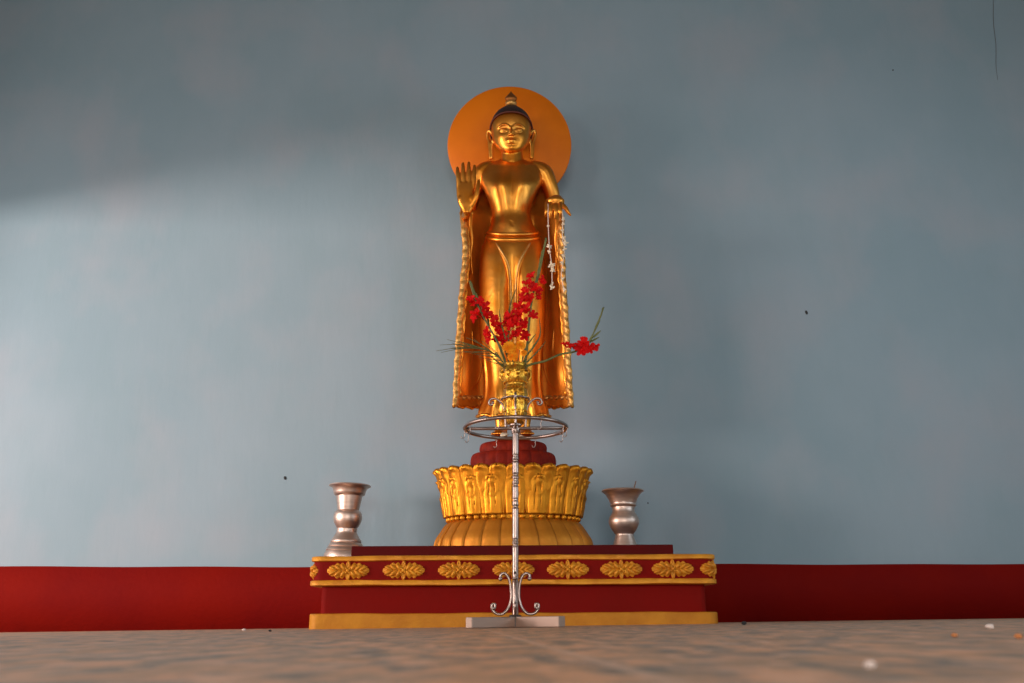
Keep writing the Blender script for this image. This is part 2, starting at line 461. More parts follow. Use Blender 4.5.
def with_solid(o, t, off=-1):
    s = o.modifiers.new('solid', 'SOLIDIFY'); s.thickness = t; s.offset = off; return o
hp = (2*pi/NP)/2; NP2 = 28; hq = pi/NP2
pa = with_solid(obj('upright_petal', up_petal(r_w-.012, lw(73, 466), z_bead+.012, z_rim+.016, hq*1.0, .016, 0), GOLDP, lo, local=True), .012)
pb = with_solid(obj('upright_petal', up_petal(r_w+.0, lw(69, 474), z_bead+.012, lz(480.5), hp*.84, .012, 1, .004), GOLDP, lo, local=True), .012)
for o_, n_ in ((pa, NP2), (pb, NP)):
    for k in range(n_):
        A0 = Matrix.Rotation(2*pi*k/n_+pi/2+.03, 4, 'Z')
        if k == 0: o_.matrix_local = A0
        else: copy_part(o_, lo, A0)
def down_petal():
    mb = MB(); rows = []; nu, nv = 20, 14; n2 = 26; wa = pi/n2*1.22
    tab = smoothtab([(0, r_w-.015, z_bead-.010), (1, lw(66,524), lz(526)), (2, lw(71, 532), lz(533)), (3, lw(76, 540), lz(541)), (4, lw(78.3, 546), .002)], .2)
    m = len(tab)
    for i, (_, r0, z0) in enumerate(tab):
        u = i/(m-1); row = []
        for j in range(nv+1):
            v = -1+2*j/nv
            r = r0 + .012*(1-v*v) + .007*exp(-((v-.0)/.12)**2)*0 - .003*(v+1)/2*0
            r += .006*exp(-((abs(v)-.80)/.10)**2)
            r += .008*v          # overlap like shingles
            a_ = v*wa*(.94+.1*u); row.append(Vector((r*cos(a_), r*sin(a_), z0)))
        rows.append(row)
    mb.grid(rows); return mb
pd = with_solid(obj('drooping_petal', down_petal(), GOLDB, lo, local=True), .010)
for k in range(26):
    M0 = Matrix.Rotation(2*pi*k/26+.05, 4, 'Z')
    if k == 0: pd.matrix_local = M0
    else: copy_part(pd, lo, M0)
bd = obj('bead', MB().ball((0,0,0), .0155, 10, 14), GOLDP, lo, local=True)
for k in range(44):
    a_ = 2*pi*k/44; M0 = Matrix.Translation(((r_w+.004)*cos(a_), (r_w+.004)*sin(a_), z_bead))
    if k == 0: bd.matrix_local = M0
    else: copy_part(bd, lo, M0)

# red lotus foot under the statue
RC = Vector((P(513.2, 450).x, SY, LC.z+z_rim+.008))
def rz(py): return P(513, py).z - RC.z
rl = empty('red_lotus_seat', RC, 'dark red carved lotus seat between the gold pedestal and the statue feet', 'pedestal')
rl.scale = (1, .62, 1)
def tier(r0, z0, z1, n, depth):
    mb = MB(); rows = []; m = 14; N_ = n*12
    for i in range(m+1):
        t = i/m; ang = pi*t - pi/2
        rr = r0-.035 + .035*cos(ang)**.7 if abs(cos(ang)) > 1e-6 else r0-.035
        z = z0+(z1-z0)*(.5+.5*sin(ang))
        row = []
        for j in range(N_):
            a_ = 2*pi*j/N_; pv = abs(sin(a_*n/2)); row.append(Vector(((rr+depth*(pv**.6-1)*cos(ang))*cos(a_), (rr+depth*(pv**.6-1)*cos(ang))*sin(a_), z)))
        rows.append(row)
    return mb.grid(rows, True, True)
ztop = rz(441)
obj('lower_petal_ring', tier(lw(43, 456), 0, ztop*.58, 22, .008), REDL, rl, local=True)
obj('upper_petal_ring', tier(lw(34, 446), ztop*.5, ztop*.92, 18, .006), REDL, rl, local=True)
obj('foot_disc', tier(lw(22, 441), ztop*.8, ztop, 1, 0), REDL, rl, local=True)
FZ = RC.z + ztop

# ------------------------------------------------------------------ statue
ST = empty('gilded_statue', (P(512.5, 441).x, SY, FZ), 'tall gilded standing robed statue with raised right palm and orange halo behind its head', 'statue')
def hw(px1, px2, py, dy=0): return (P(px2, py, dy).x-P(px1, py, dy).x)/2
body = MB()
# torso sections: py, xl, xr, front depth, back depth, yshift
torso = smoothtab([(159, 501, 523, .050, .06, .01), (161.5, 494, 529, .065, .07, .01), (165, 484, 540, .085, .085, .01), (173, 480, 543, .112, .10, .01),
    (182, 480.5, 542.5, .135, .105, .01), (192, 484.5, 537.5, .138, .10, .01), (204, 489.5, 532.5, .122, .09, .01), (214, 491.8, 530.5, .108, .085, .01),
    (224, 490.5, 533, .108, .09, .01), (233, 487, 538, .115, .10, .01), (243, 483, 542, .125, .11, .01), (252, 483, 542, .10, .11, .01), (262, 484, 541, .06, .10, .01), (300, 484, 542, .04, .10, .01), (345, 486, 539, .04, .09, .01)], 2.0)
rows = []
NT = 72
for (py, xl, xr, fd, bd_, ys) in torso:
    cxp = (xl+xr)/2; hpx = (xr-xl)/2; h = hw(xl, xr, py); row = []
    for j in range(NT):
        t = 2*pi*j/NT; ct, s_ = cos(t), sin(t)
        e = .86
        x = h*abs(ct)**e*(1 if ct > 0 else -1); dd = bd_ if s_ > 0 else fd
        y = dd*abs(s_)**e*(1 if s_ > 0 else -1)
        # pectorals, breastbone and navel
        if s_ < 0:
            q = x/(24*U); k = exp(-((py-181)/9)**2)
            y -= k*.020*(exp(-((abs(q)-.50)/.34)**2)); y += .012*exp(-(q/.16)**2)*exp(-((py-190)/20)**2)
            y -= .016*exp(-(q/.5)**2)*exp(-((py-224)/9)**2)
            y += .008*exp(-(q/.05)**2)*exp(-((py-223)/1.5)**2)
        row.append(P(cxp+x/h*hpx, py, ys+y))
    rows.append(row)
body.grid(rows, True, True)
# shoulders and arms
u = U
body.capsule([P(490,169,.01), P(482,174,.01), P(474,192,.04), P(468,220,.09)], [.052,.056,.045,.036])
body.capsule([P(468,220,.09), P(466,219,-.05), P(466.5,213,-.20)], [.037,.034,.021])
body.capsule([P(535,169,.01), P(544,174,.01), P(551,190,.03), P(555.5,210,.08)], [.052,.058,.047,.038])
body.capsule([P(555.5,210,.08), P(556,210,-.05), P(555.5,206,-.18)], [.038,.034,.026])
body.capsule([P(490,170,.01), P(511.5,168,.01), P(534,170,0.01)], [.045,.045,.045])
# neck with the three folds
body.capsule([P(512,165,.01), P(512,156,-.0), P(511.5,146,-.01)], [.072,.066,.066], 24)
# right hand raised, palm to the front
def hp_(px, py, d=0): return P(px, py, -.22+d)
rows = []
for (py, xl, xr, dp) in smoothtab([(213.5, 463, 470.5, .020), (209, 461, 473, .021), (204, 458.3, 475.6, .023), (197, 456.8, 475.8, .022), (190, 456.3, 474.6, .020), (184, 456.3, 475.2, .016), (182, 457, 474.5, .010)], 1.5):
    c = hp_((xl+xr)/2, py); h = (hp_(xr, py).x-hp_(xl, py).x)/2
    rows.append([c+Vector((h*abs(cos(t))**.7*(1 if cos(t) > 0 else -1), dp*sin(t), 0)) for t in [2*pi*k/28 for k in range(28)]])
body.grid(rows, True, True)
FR = .0128
for (xb, yb_, xt, yt, L) in ((458.7,185,457.4,168.0,1), (463.6,184,462.9,163.6,1), (468.7,184,468.9,163.0,1), (473.4,185,474.6,166.0,1)):
    body.capsule([hp_(xb, yb_+3, 0), hp_(xb*.66+xt*.34, yb_*.66+yt*.34, -.004), hp_(xb*.3+xt*.7, yb_*.3+yt*.7, -.002), hp_(xt, yt, .006)], [FR*1.08, FR*1.08, FR*.98, FR*.72], 12)
body.capsule([hp_(472,205,-.008), hp_(475.8,197,-.022), hp_(477.6,189,-.026), hp_(478.8,180.5,-.018)], [.017,.0155,.013,.009], 12)
body.ball(hp_(472,199,-.012), (.018,.016,.034)); body.ball(hp_(460.5,199,-.008), (.015,.014,.030))
# left hand lowered, fingers hanging over the robe
def lp_(px, py, d=0): return P(px, py, -.22+d)
body.ball(lp_(555.3,201.6,.0), (.054,.040,.033)); body.ball(lp_(556,200.5,.04), (.042,.05,.028))
for (xb, xt, yt) in ((547.0, 545.6, 216.5), (551.0, 550.3, 218.6), (555.6, 555.3, 219.2), (560.2, 560.6, 217.8)):
    body.capsule([lp_(xb, 203, -.01), lp_(xb*.8+xt*.2, 206, -.034), lp_((xb+xt)/2, 212, -.040), lp_(xt, yt-1, -.026)], [.0125,.0122,.0112,.0082], 12)
body.capsule([lp_(562,205,0), lp_(565.4,208,-.012), lp_(568,212,-.014), lp_(570.4,215.2,-.01)], [.017,.0135,.0105,.0065], 12)
# lower legs and feet
for sx_, xa, xf in ((-1, 501.5, 500.5), (1, 524.3, 525)):
    body.capsule([P(xa-1, 340, .0), P(xa, 390, .01), P(xa, 425, .02), P(xa, 437, .02)], [.075,.055,.034,.033])
    az = FZ+.03
    f0 = P(xf, 436, .03); hx = f0.x
    body.capsule([Vector((hx, SY+.05, FZ+.035)), Vector((hx+.004*sx_, SY-.04, FZ+.034)), Vector((hx+.01*sx_, SY-.12, FZ+.018))], [.036,.036,.022])
    for k in range(5):
        body.capsule([Vector((hx+.01*sx_+(k-2)*.0135, SY-.11, FZ+.018)), Vector((hx+.012*sx_+(k-2)*.0155, SY-.155+abs(k-1.2 if sx_ > 0 else k-2.8)*.006, FZ+.012))], [.0095,.0075], 10, 2)
# head
HC = P(511.2, 134.5, -.015); HS = .1215
HR = Matrix.Rotation(radians(12), 3, 'X')      # chin tucked towards the visitor
def H(a, b, c): return HC + HR @ (Vector((a, -c, b))*HS)
def hball(c, r, n=16, m=24): body.ball(H(*c), (r[0]*HS, r[2]*HS, r[1]*HS), n, m, HR)
htab = smoothtab([(-1.17,.16,.74,-.35), (-1.09,.36,.84,-.10), (-.92,.58,.89,.2), (-.66,.78,.91,.5), (-.35,.93,.90,.8), (0,.985,.885,1.0), (.35,1.02,.885,1.1), (.65,.985,.84,1.1), (.88,.88,.73,1.0), (1.05,.68,.52,.8), (1.15,.42,.28,.5), (1.19,.10,.05,.1)], .07)
rowsF = []
for (v_, a_, fr_, bk_) in htab:
    row = []
    for j in range(64):
        t = 2*pi*j/64; ct, s_ = cos(t), sin(t)
        x = a_*abs(ct)**.90*(1 if ct > 0 else -1)
        mid = (fr_-bk_)/2; dd = (fr_+bk_)/2
        w_ = mid + dd*abs(s_)**.90*(1 if s_ < 0 else -1)
        if s_ < 0:
            w_ -= .07*exp(-((abs(x)-.38)/.20)**2)*exp(-((v_-.0)/.17)**2)      # eye hollows
            w_ += .05*exp(-((abs(x)-.45)/.22)**2)*exp(-((v_+.35)/.25)**2)      # cheeks
            w_ += .06*exp(-(x/.22)**2)*exp(-((v_+.98)/.14)**2)                 # chin
            w_ -= .03*exp(-(x/.22)**2)*exp(-((v_+.83)/.05)**2)
            w_ += .06*exp(-(x/.30)**2)*exp(-((v_+.66)/.14)**2)                 # mouth mound
        row.append(H(x, v_, w_))
    rowsF.append(row)
body.grid(rowsF, True, True)
for s in (-1, 1):
    body.capsule([H(s*.09,.08,.90), H(s*.22,.205,.90), H(s*.42,.235,.86), H(s*.66,.12,.70)], [.028*HS,.032*HS,.032*HS,.02*HS], 10)
    hball((s*.37,-.035,.80), (.20,.085,.085))
    body.capsule([H(s*.19,-.085,.85), H(s*.30,-.11,.885), H(s*.44,-.105,.85), H(s*.57,-.065,.76)], [.018*HS,.024*HS,.024*HS,.014*HS], 8)
    hball((s*.10,-.345,.97), (.065,.05,.07))
    # long-lobed ears
    body.capsule([H(s*.97,-.02,-.02), H(s*1.08,.20,-.06), H(s*1.19,.22,-.12), H(s*1.22,-.02,-.14), H(s*1.13,-.35,-.08), H(s*1.09,-.75,-.02), H(s*1.06,-1.18,.02), H(s*.99,-1.20,.04), H(s*.98,-.75,.02), H(s*.96,-.3,0)], [.06*HS,.07*HS,.075*HS,.075*HS,.075*HS,.08*HS,.085*HS,.08*HS,.07*HS,.07*HS], 10, 4)
body.capsule([H(0,.12,.86), H(0,-.05,.93), H(0,-.22,1.00), H(0,-.325,1.03)], [.045*HS,.050*HS,.062*HS,.075*HS], 12)
body.capsule([H(-.25,-.61,.87), H(-.12,-.605,.965), H(0,-.625,.985), H(.12,-.605,.965), H(.25,-.61,.87)], [.018*HS,.030*HS,.028*HS,.030*HS,.018*HS], 10)
body.capsule([H(-.18,-.675,.90), H(-.07,-.71,.96), H(.07,-.71,.96), H(.18,-.675,.90)], [.02*HS,.045*HS,.045*HS,.02*HS], 10)
bo = obj('body', body, GOLD, ST)
rm = bo.modifiers.new('remesh', 'REMESH'); rm.mode = 'VOXEL'; rm.voxel_size = .0036; rm.use_smooth_shade = True
sm = bo.modifiers.new('smooth', 'SMOOTH'); sm.factor = .5; sm.iterations = 4

# hair cap with topknot
hr = MB(); n1, n2 = 60, 80
rowsH = []
def hairpt(a, b):
    x = sin(a)*cos(b); y = cos(a); z = sin(a)*sin(b)
    sg = lambda q, e: abs(q)**e*(1 if q > 0 else -1)
    p = Vector((1.07*sg(x,.86), .12+1.32*sg(y,.90), -.10+1.06*sg(z,.9)))
    d2 = (x*x+(z+.1)**2); 
    if y > 0: p.y += .20*exp(-(d2/.10))
    return p
edge = []
for i in range(n1+1):
    row = []
    for j in range(n2):
        b = 2*pi*j/n2
        # find the hairline angle for this direction
        lo_, hi_ = .05, 2.6
        for _ in range(18):
            mid = (lo_+hi_)/2; p = hairpt(mid, b)
            if p.y > .30+.72*max(p.z, -1)+.10*abs(p.x)*0: lo_ = mid
            else: hi_ = mid
        a_ = lo_*i/n1 if i else .001
        p = hairpt(a_, b)
        if i == n1: p = Vector((p.x*.95, p.y-.0, p.z*.95))
        row.append(H(p.x, p.y, p.z))
    rowsH.append(row)
hr.grid(rowsH, True, False)
ho = obj('hair', hr, HAIR, ST); with_solid(ho, .008)
eg = MB().tube([r_ for r_ in rowsH[n1-1]], .0055, 8, True); obj('hair_rim', eg, HAIRR, ho)
fn = MB(); base_ = H(0, 1.62, -.18)
prof = [(.030,-.012),(.036,0),(.036,.012),(.026,.020),(.018,.026)]
fn.lathe(prof, base_, 24); obj('finial_base', fn, GOLDL, ST)
fn = MB(); rows = []
for i in range(13):
    t = i/12; z = .020+.078*t; r = max(.001, lerpt([(0,.014),(.15,.030),(.32,.037),(.55,.024),(.8,.009),(1,.001)], t)[0])
    rows.append([base_+Vector(((r+.006*abs(sin(3*k*2*pi/28))*(1-t))*cos(2*pi*k/28), r*.6*sin(2*pi*k/28), z)) for k in range(28)])
fn.grid(rows, True, True); obj('finial_flame', fn, BRONZE, ST)

# halo disc
hc = at(509.4, 145.6, SY+.17); hrr = (at(571.2, 147.5, SY+.17).x-at(447.4, 147.5, SY+.17).x)/2
hm = MB(); rows = []; HT = Matrix.Rotation(radians(9), 3, 'X')
for (r, y) in ((.0, -.012), (hrr*.5, -.012), (hrr-.004, -.012), (hrr, -.008), (hrr, .008), (hrr-.004, .012), (0, .012)):
    rows.append([hc+HT@Vector((max(r, .0005)*cos(2*pi*k/120), y, max(r, .0005)*sin(2*pi*k/120))) for k in range(120)])
hm.grid(rows, True, True); obj('halo', hm, HALO, ST, angle=50)
br_ = MB().box((hc.x-.04, hc.y+.010, hc.z-.5), (hc.x+.04, SY+.27, hc.z-.02)); 
# bracket joining halo and back of the robe
br_ = MB().tube([Vector((hc.x, SY+.19, hc.z)), Vector((hc.x, SY+.19, hc.z-.5)), Vector((hc.x, SY+.12, hc.z-.75))], .018, 10); obj('halo_bracket', br_, GOLD, ST)

# under robe (front drape over hips and legs)
ur = MB(); rows = []
utab = smoothtab([(236, 487.5, 538, .128), (243, 483, 542, .142), (256, 480, 544.2, .155), (275, 479, 545.5, .158), (300, 479, 546, .150), (330, 479.5, 545, .140), (355, 481.5, 542.5, .130), (380, 484, 541.5, .128), (398, 483, 543.5, .135), (408, 479, 548, .120), (416.5, 477.2, 549.8, .120)], 2.0)
NU = 120
for (py, xl, xr, fd) in utab:
    cxp = (xl+xr)/2; hpx = (xr-xl)/2; h = hw(xl, xr, py); row = []
    k = max(0, min(1, (py-246)/45)); k2 = max(0, min(1, (py-385)/25))
    for j in range(NU):
        t = 2*pi*j/NU; ct, s_ = cos(t), sin(t); e = .80
        x = h*abs(ct)**e*(1 if ct > 0 else -1); dd = .12 if s_ > 0 else fd
        y = dd*abs(s_)**e*(1 if s_ > 0 else -1)
        z = 0
        if s_ < 0:
            q = x/h
            y += k*.062*exp(-(q/.20)**2)                     # valley between the thighs
            y -= k*.012*exp(-((abs(q)-.48)/.26)**2)
            # outer curtains at the shins
            k3 = max(0, min(1, (py-330)/40)); y += k3*.030*exp(-((abs(q)-.86)/.10)**2)
            y -= k2*.014*cos(q*22)*abs(s_)
        row.append(P(cxp+x/h*hpx, py+(1.2*cos(x*60)*(py-408)/8 if py > 408 else 0), .01+y))
    rows.append(row)
ur.grid(rows, True, False)
uo = obj('under_robe', ur, GOLD, ST); with_solid(uo, .010)
# waist rolls
for py, r, dip in ((233.0, .012, 1.6), (238.2, .015, 2.0)):
    xl, xr, fd = lerpt([(a[0], a[1], a[2], a[3]) for a in utab], py) if py > 236 else (486.8, 538.6, .124)
    cxp = (xl+xr)/2; hpx = (xr-xl)/2; pts = []
    for j in range(90):
        t = 2*pi*j/90; ct, s_ = cos(t), sin(t); e = .84
        dd = .112 if s_ > 0 else fd
        pts.append(P(cxp+hpx*.97*abs(ct)**e*(1 if ct > 0 else -1), py+dip*max(0, -s_)**2, .01+dd*abs(s_)**e*(1 if s_ > 0 else -1)))
    obj('waist_roll', MB().tube(pts, r, 10, True), GOLD, ST)
# raised pleat lines between the thighs
def front_y(px, py):
    # rows of the under robe were placed by their picture height, so this is direct
    xl, xr, fd = lerpt([(a[0], a[1], a[2], a[3]) for a in utab], py)
    h = (xr-xl)/2; q = (px-(xl+xr)/2)/h; q = max(-.98, min(.98, q))
    ct = abs(q)**(1/.80); s_ = sqrt(max(0, 1-ct*ct)); k = max(0, min(1, (py-246)/45))
    return .01 - fd*s_**.80 + k*.062*exp(-(q/.20)**2) - k*.012*exp(-((abs(q)-.48)/.26)**2)
for s in (-1, 1):
    for pth, rr in (([(17.2,243),(14,248),(9,256),(5.5,264),(3.6,274),(2.6,286),(2.2,310),(2,345)], .0075), ([(15,249),(10,257.5),(6.8,266),(5.2,276),(4.5,290),(4.3,320)], .0045)):
        pts = crv([P(513.3+s*a, b, front_y(513.3+s*a, b)-.008) for a, b in pth])
        obj('pleat', MB().tube(pts, [rr*(.5+.5*min(1, i/6)) for i in range(len(pts))], 8), GOLDL if rr > .006 else GOLD, ST)

# outer robe hanging like a cape from the arms
etab = smoothtab([(172, 484, 541, .10, .13), (185, 474, 551, .08, .14), (197, 466, 558, .02, .15), (207, 461.5, 561.5, -.05, .16), (216, 460.8, 562.6, -.10, .12), (228, 462.2, 563.2, -.12, .12), (254, 463.6, 563.8, -.11, .12), (281, 461.2, 565.0, -.105, .12), (305, 459.3, 566.6, -.10, .11), (335, 457.2, 568.6, -.09, .11), (366, 455.4, 570.4, -.08, .10), (396, 454, 572, -.08, .10), (407, 453.6, 572.6, -.08, .10)], 1.5)
NS = 150; rows = []
def capept(py, s):
    xl, xr, de, db = lerpt(etab, py)
    px = (xl+xr)/2 + (xr-xl)/2*s; a_ = abs(s)
    t = max(0, (a_-.42)/.58)
    w = t**1.5
    dy = db + (de-db)*w
    k = max(0, min(1, (py-215)/60))
    fold = .005*sin(a_*26+py*.012)*k*(1-a_**6) + .010*exp(-((a_-.70)/.08)**2)*k
    # swelling lobe of cloth low on either side
    lobe = -.034*exp(-((a_-.80)/.12)**2)*exp(-((py-372)/20)**2)
    dy += fold+lobe
    pyy = py
    if py > 395: pyy = py + (py-395)/12*(.8*sin(a_*38)+2.2*(1-a_)*2)
    return P(px, pyy, dy)
for (py, *_r2) in etab: rows.append([capept(py, -1+2*j/NS) for j in range(NS+1)])
co = obj('outer_robe', MB().grid(rows), GOLDR, ST); with_solid(co, .014, 0)
for s in (-1, 1):
    pts = []; rib = []
    py = 213.0
    while py < 406:
        e0 = lerpt(etab, py)[0 if s < 0 else 1]; de = lerpt(etab, py)[2]
        w_ = 5.2+.5*sin(py*.23)-2.2*max(0, (225-py)/12)
        wob = .34*sin(py*.80+s)+.5*sin(py*.29)
        row = []
        for j in range(13):
            a_ = j/12
            dy_ = de-.014 - .0022*sin(py*.80+s+a_*2.6) - .010*sin(pi*a_) + .016*a_
            row.append(P(e0 + s*.5 - s*a_*w_ + wob*(1-a_*.3), py, dy_))
        rib.append(row); pts.append(row[0]); py += .8
    ro_ = obj('robe_edge', MB().grid(rib), GOLDL, ST); with_solid(ro_, .010, 0)
    obj('edge_bead', MB().tube(pts, .0035, 6), GOLDL, ro_)
    # broad ruffled fold beside the edge under the wrist
    pts = [P(lerpt(etab, q)[0 if s < 0 else 1] - s*(5.6+.6*sin(q*.5)), q, lerpt(etab, q)[2]+.012) for q in range(216, 400, 4)]
    obj('robe_fold', MB().tube(pts, [.010+.002*sin(k) for k in range(len(pts))], 8), GOLD, ST)
    fx = 556.5 if s > 0 else 471
    fpts = crv([P(fx-s*.3, 212, -.18), P(fx+s*.4, 226, -.12), P(fx-s*1.0, 240, -.085), P(fx+s*.1, 256, -.06), P(fx-s*1.5, 275, -.03)])
    obj('robe_fold', MB().tube(fpts, [.013-.009*i/len(fpts) for i in range(len(fpts))], 10), GOLDR, ST)
    # curling fold lines low on the robe
    for pth in ([(31.5,345),(32,360),(33.5,374),(37,384),(43,390),(50,391)], [(44,330),(42,350),(43,362),(46,374)]):
        pts = []
        for a, b in pth:
            sp = s*a/59.5
            pts.append(capept(b, sp)+Vector((0,-.010,0)))
        pts = crv(pts); obj('robe_fold', MB().tube(pts, [.006*(.4+.6*sin(pi*min(1, .1+i/len(pts)))) for i in range(len(pts))], 8), GOLD, ST)
    # ruffled trim above the hem
    pts = [capept(397.5+.8*sin(j*1.1), s*(.36+.63*j/40))+Vector((0,-.012,0)) for j in range(41)]
    obj('hem_trim', MB().tube(pts, [.0105+.003*sin(j*1.1) for j in range(41)], 8), GOLDL, ST)
    pts = [capept(406.3, s*(.36+.64*j/40))+Vector((0,-.004,0)) for j in range(41)]
    obj('hem_trim', MB().tube(pts, [.009+.002*sin(j*1.3) for j in range(41)], 8), GOLD, ST)
pts = []
for j in range(61):
    t = pi + pi*j/60; xl, xr, fd = 477.2, 549.8, .150
    fd = .122; pts.append(P((xl+xr)/2+(xr-xl)/2*abs(cos(t))**.8*(1 if cos(t) > 0 else -1), 415.5+1.0*cos(.21*cos(t)*60), .01-fd*abs(sin(t))**.8))
obj('hem_trim', MB().tube(pts, [.009+.002*sin(j*1.3) for j in range(61)], 8), GOLD, ST)

# garland of jasmine in the lowered hand
gl = empty('flower_garland', P(551, 289, -.27), 'thin cream jasmine garland hanging from the lowered left hand of the statue', 'garland')
s1 = crv([P(548.0,204,-.262), P(548.2,222,-.275), P(549.3,246,-.275), P(551.6,266,-.275), P(552.2,289,-.275)])
obj('thread', MB().tube(s1, .0028, 6), STR, gl)
s2 = crv([P(561.5,206,-.25), P(563,219,-.27), P(562.4,238,-.24), P(564.6,248,-.24), P(563.0,262,-.23), P(561.5,275,-.21), P(564,291,-.21)])
obj('thread', MB().tube(s2, .0028, 6), STR, gl)
def blossom(c, r, seed):
    rs = random.Random(seed); mb = MB()
    for k in range(7):
        d_ = Vector((rs.uniform(-1,1), rs.uniform(-1,.2), rs.uniform(-1.4,1))).normalized()
        mb.capsule([Vector(c), Vector(c)+d_*r*rs.uniform(.7,1.1)], [r*.40, r*.22], 8, 2)
    return mb
for i, (px, py, r, dy) in enumerate([(549.0,247,.016,-.278),(549.4,252,.013,-.278),(551.6,265,.020,-.278),(552.2,270,.016,-.278),(552.3,288,.017,-.278),(552.2,284,.010,-.278),(548.3,226,.008,-.278),
        (563,219,.012,-.275),(563.6,224,.012,-.262),(562.6,231,.013,-.25),(563.6,238,.014,-.25),(565.4,243,.018,-.25),(564.6,249,.013,-.25),(563.6,256,.012,-.24),(562.6,263,.013,-.24),(562,270,.012,-.23),(563,279,.012,-.225),(564.2,290,.012,-.22)]):
    obj('blossom', blossom(P(px, py, dy), r, i), WHT, gl)

# ------------------------------------------------------------------ vases beside the statue
def vase(name, px, Y, zb_, prof, label, tilt=0, foot_ext=None):
    """prof: (py, half width px), from the top down"""
    c = at(px, prof[-1][0], Y)
    v = empty(name, (c.x, Y, zb_), label, 'vase', 'metal altar vases')
    pr = []
    for py, h in prof:
        p = at(px, py, Y); q = at(px+h, py, Y); pr.append((q.x-p.x, p.z-zb_))
    if foot_ext: pr += foot_ext
    pr = [(r, max(z, 0)) for r, z in pr]
    return v, pr[::-1]
def vase_body(v, pr, lipr):
    # outer wall, then down inside
    top = pr[-1]
    inner = [(top[0]-.004, top[1]), (pr[-3][0]-.006, pr[-3][1]), (pr[-4][0]-.006, pr[-4][1]-.01), (.01, pr[-4][1]-.02)]
    return MB().lathe(pr+inner, (0,0,0), 64)
# left vase stands on the plinth beside the step
v1, pr = vase('metal_vase', 344.8, 4.93, zt, [(485.3,20.4),(486.4,20.8),(487.6,18.2),(489,16.8),(492.5,15.8),(494.6,15.4),(495.6,14.2),(496.3,12.9),(501,12.2),(506,11.3),(510.2,10.6),(511,11.6),(512.5,13.0),(515,14.0),(519,14.2),(523,13.2),(526.5,11.2),(528.5,10.0),(529.5,10.4),(531,10.0),(533,10.3),(536,12.0),(539,13.8),(541,15.2),(542.4,15.3),(542.9,14.8),(543.5,16.2),(546.5,17.2),(547,16.6),(547.8,18.2),(550.5,19.3),(551,18.9),(554,20.6),(558,21.3)],
    'silvery metal vase left of the statue on the plinth, with banded cup and stepped foot')
z_end = pr[0][1]
pr = [(pr[0][0]*1.0, 0)] + [p for p in pr if p[1] > .004]
vo = obj('vase_body', vase_body(v1, pr, 0), ALU, v1, local=True, angle=50)
v1.rotation_euler = (0, radians(1.2), 0)
v2, pr2 = vase('metal_vase', 625.0, 4.72, zs, [(490.3,20.6),(491.5,21.2),(492.8,19.0),(495,16.8),(499,14.6),(503,13.0),(504.8,12.6),(505.6,13.2),(506.6,12.6),(507.5,11.3),(512,10.9),(513,11.8),(514.2,12.2),(517,14.2),(521,15.3),(524,15.0),(528,13.3),(531,11.4),(533.5,9.6),(535,8.9),(536,9.3),(539,10.0),(542,10.9),(545,12.0),(548,13.0)],
    'silvery metal vase right of the statue on the maroon step, with one incense stick')
pr2 = [(pr2[0][0]*1.02, 0)] + [p for p in pr2 if p[1] > .004]
obj('vase_body', vase_body(v2, pr2, 0), ALU, v2, local=True, angle=50)
st = MB().tube([at(631.5, 503, 4.72), at(633.6, 490, 4.715), at(636, 481, 4.71)], [.0035,.0035,.003], 6)
tag(center_origin(obj('incense_stick', st, STICK)), 'thin brown incense stick poking out of the right metal vase', 'incense')

# ------------------------------------------------------------------ steel stand with ring
TY = 3.60
zc_ = at(515.3, 428.3, TY).z
TX = at(515.3, 620, TY).x
def tp(px, py, dy=0): return at(px, py, TY+dy)
stand = empty('ring_stand', (TX, TY, floorz(TX)), 'tall polished steel stand with hook-hung ring and scrolled brackets in front of the statue', 'stand')
R_ring = (at(566.6, 428.3, TY).x-at(464.6, 428.3, TY).x)/2
RCN = Vector((TX, TY, zc_))
RCN.x = (at(566.6, 428.3, TY).x+at(464.6, 428.3, TY).x)/2
obj('ring', MB().tube([RCN+Vector((R_ring*cos(t), R_ring*sin(t), 0)) for t in [2*pi*k/96 for k in range(96)]], .0078, 12, True), STEEL, stand)
obj('cross_bar', MB().tube([RCN+Vector((-R_ring, 0, 0)), RCN+Vector((R_ring, 0, 0))], .0072, 10), STEEL, stand)
obj('cross_bar', MB().tube([RCN+Vector((0, -.085, 0)), RCN+Vector((0, .085, 0))], .0058, 10), STEEL, stand)
# pole with turned grooves
pr = []; z = .034
ztop_ = zc_-.004
grooves = [at(515, p, TY).z for p in (456, 461, 475, 480, 485, 500, 507, 540, 545, 580)]
zz = z
while zz < ztop_:
    r = .0125
    for gz in grooves:
        if abs(zz-gz) < .004: r = .0105
        elif abs(zz-gz) < .007: r = .0138
    pr.append((r, zz)); zz += .0018
pbx = tp(516.3, 424).x
rows = []
for r, zq in pr:
    xx = TX + 0*(zq); rows.append([Vector((RCN.x+ (TX-RCN.x)*(1-zq/ztop_) + r*cos(2*pi*k/20), TY+r*sin(2*pi*k/20), zq)) for k in range(20)])
obj('pole', MB().grid(rows, True, True), STEEL, stand)
obj('hub', MB().lathe([(.016,-.022),(.019,-.014),(.019,-.004),(.012,0),(.012,.008),(.026,.010),(.026,.016),(.005,.016)], RCN, 28), STEEL, stand, angle=50)
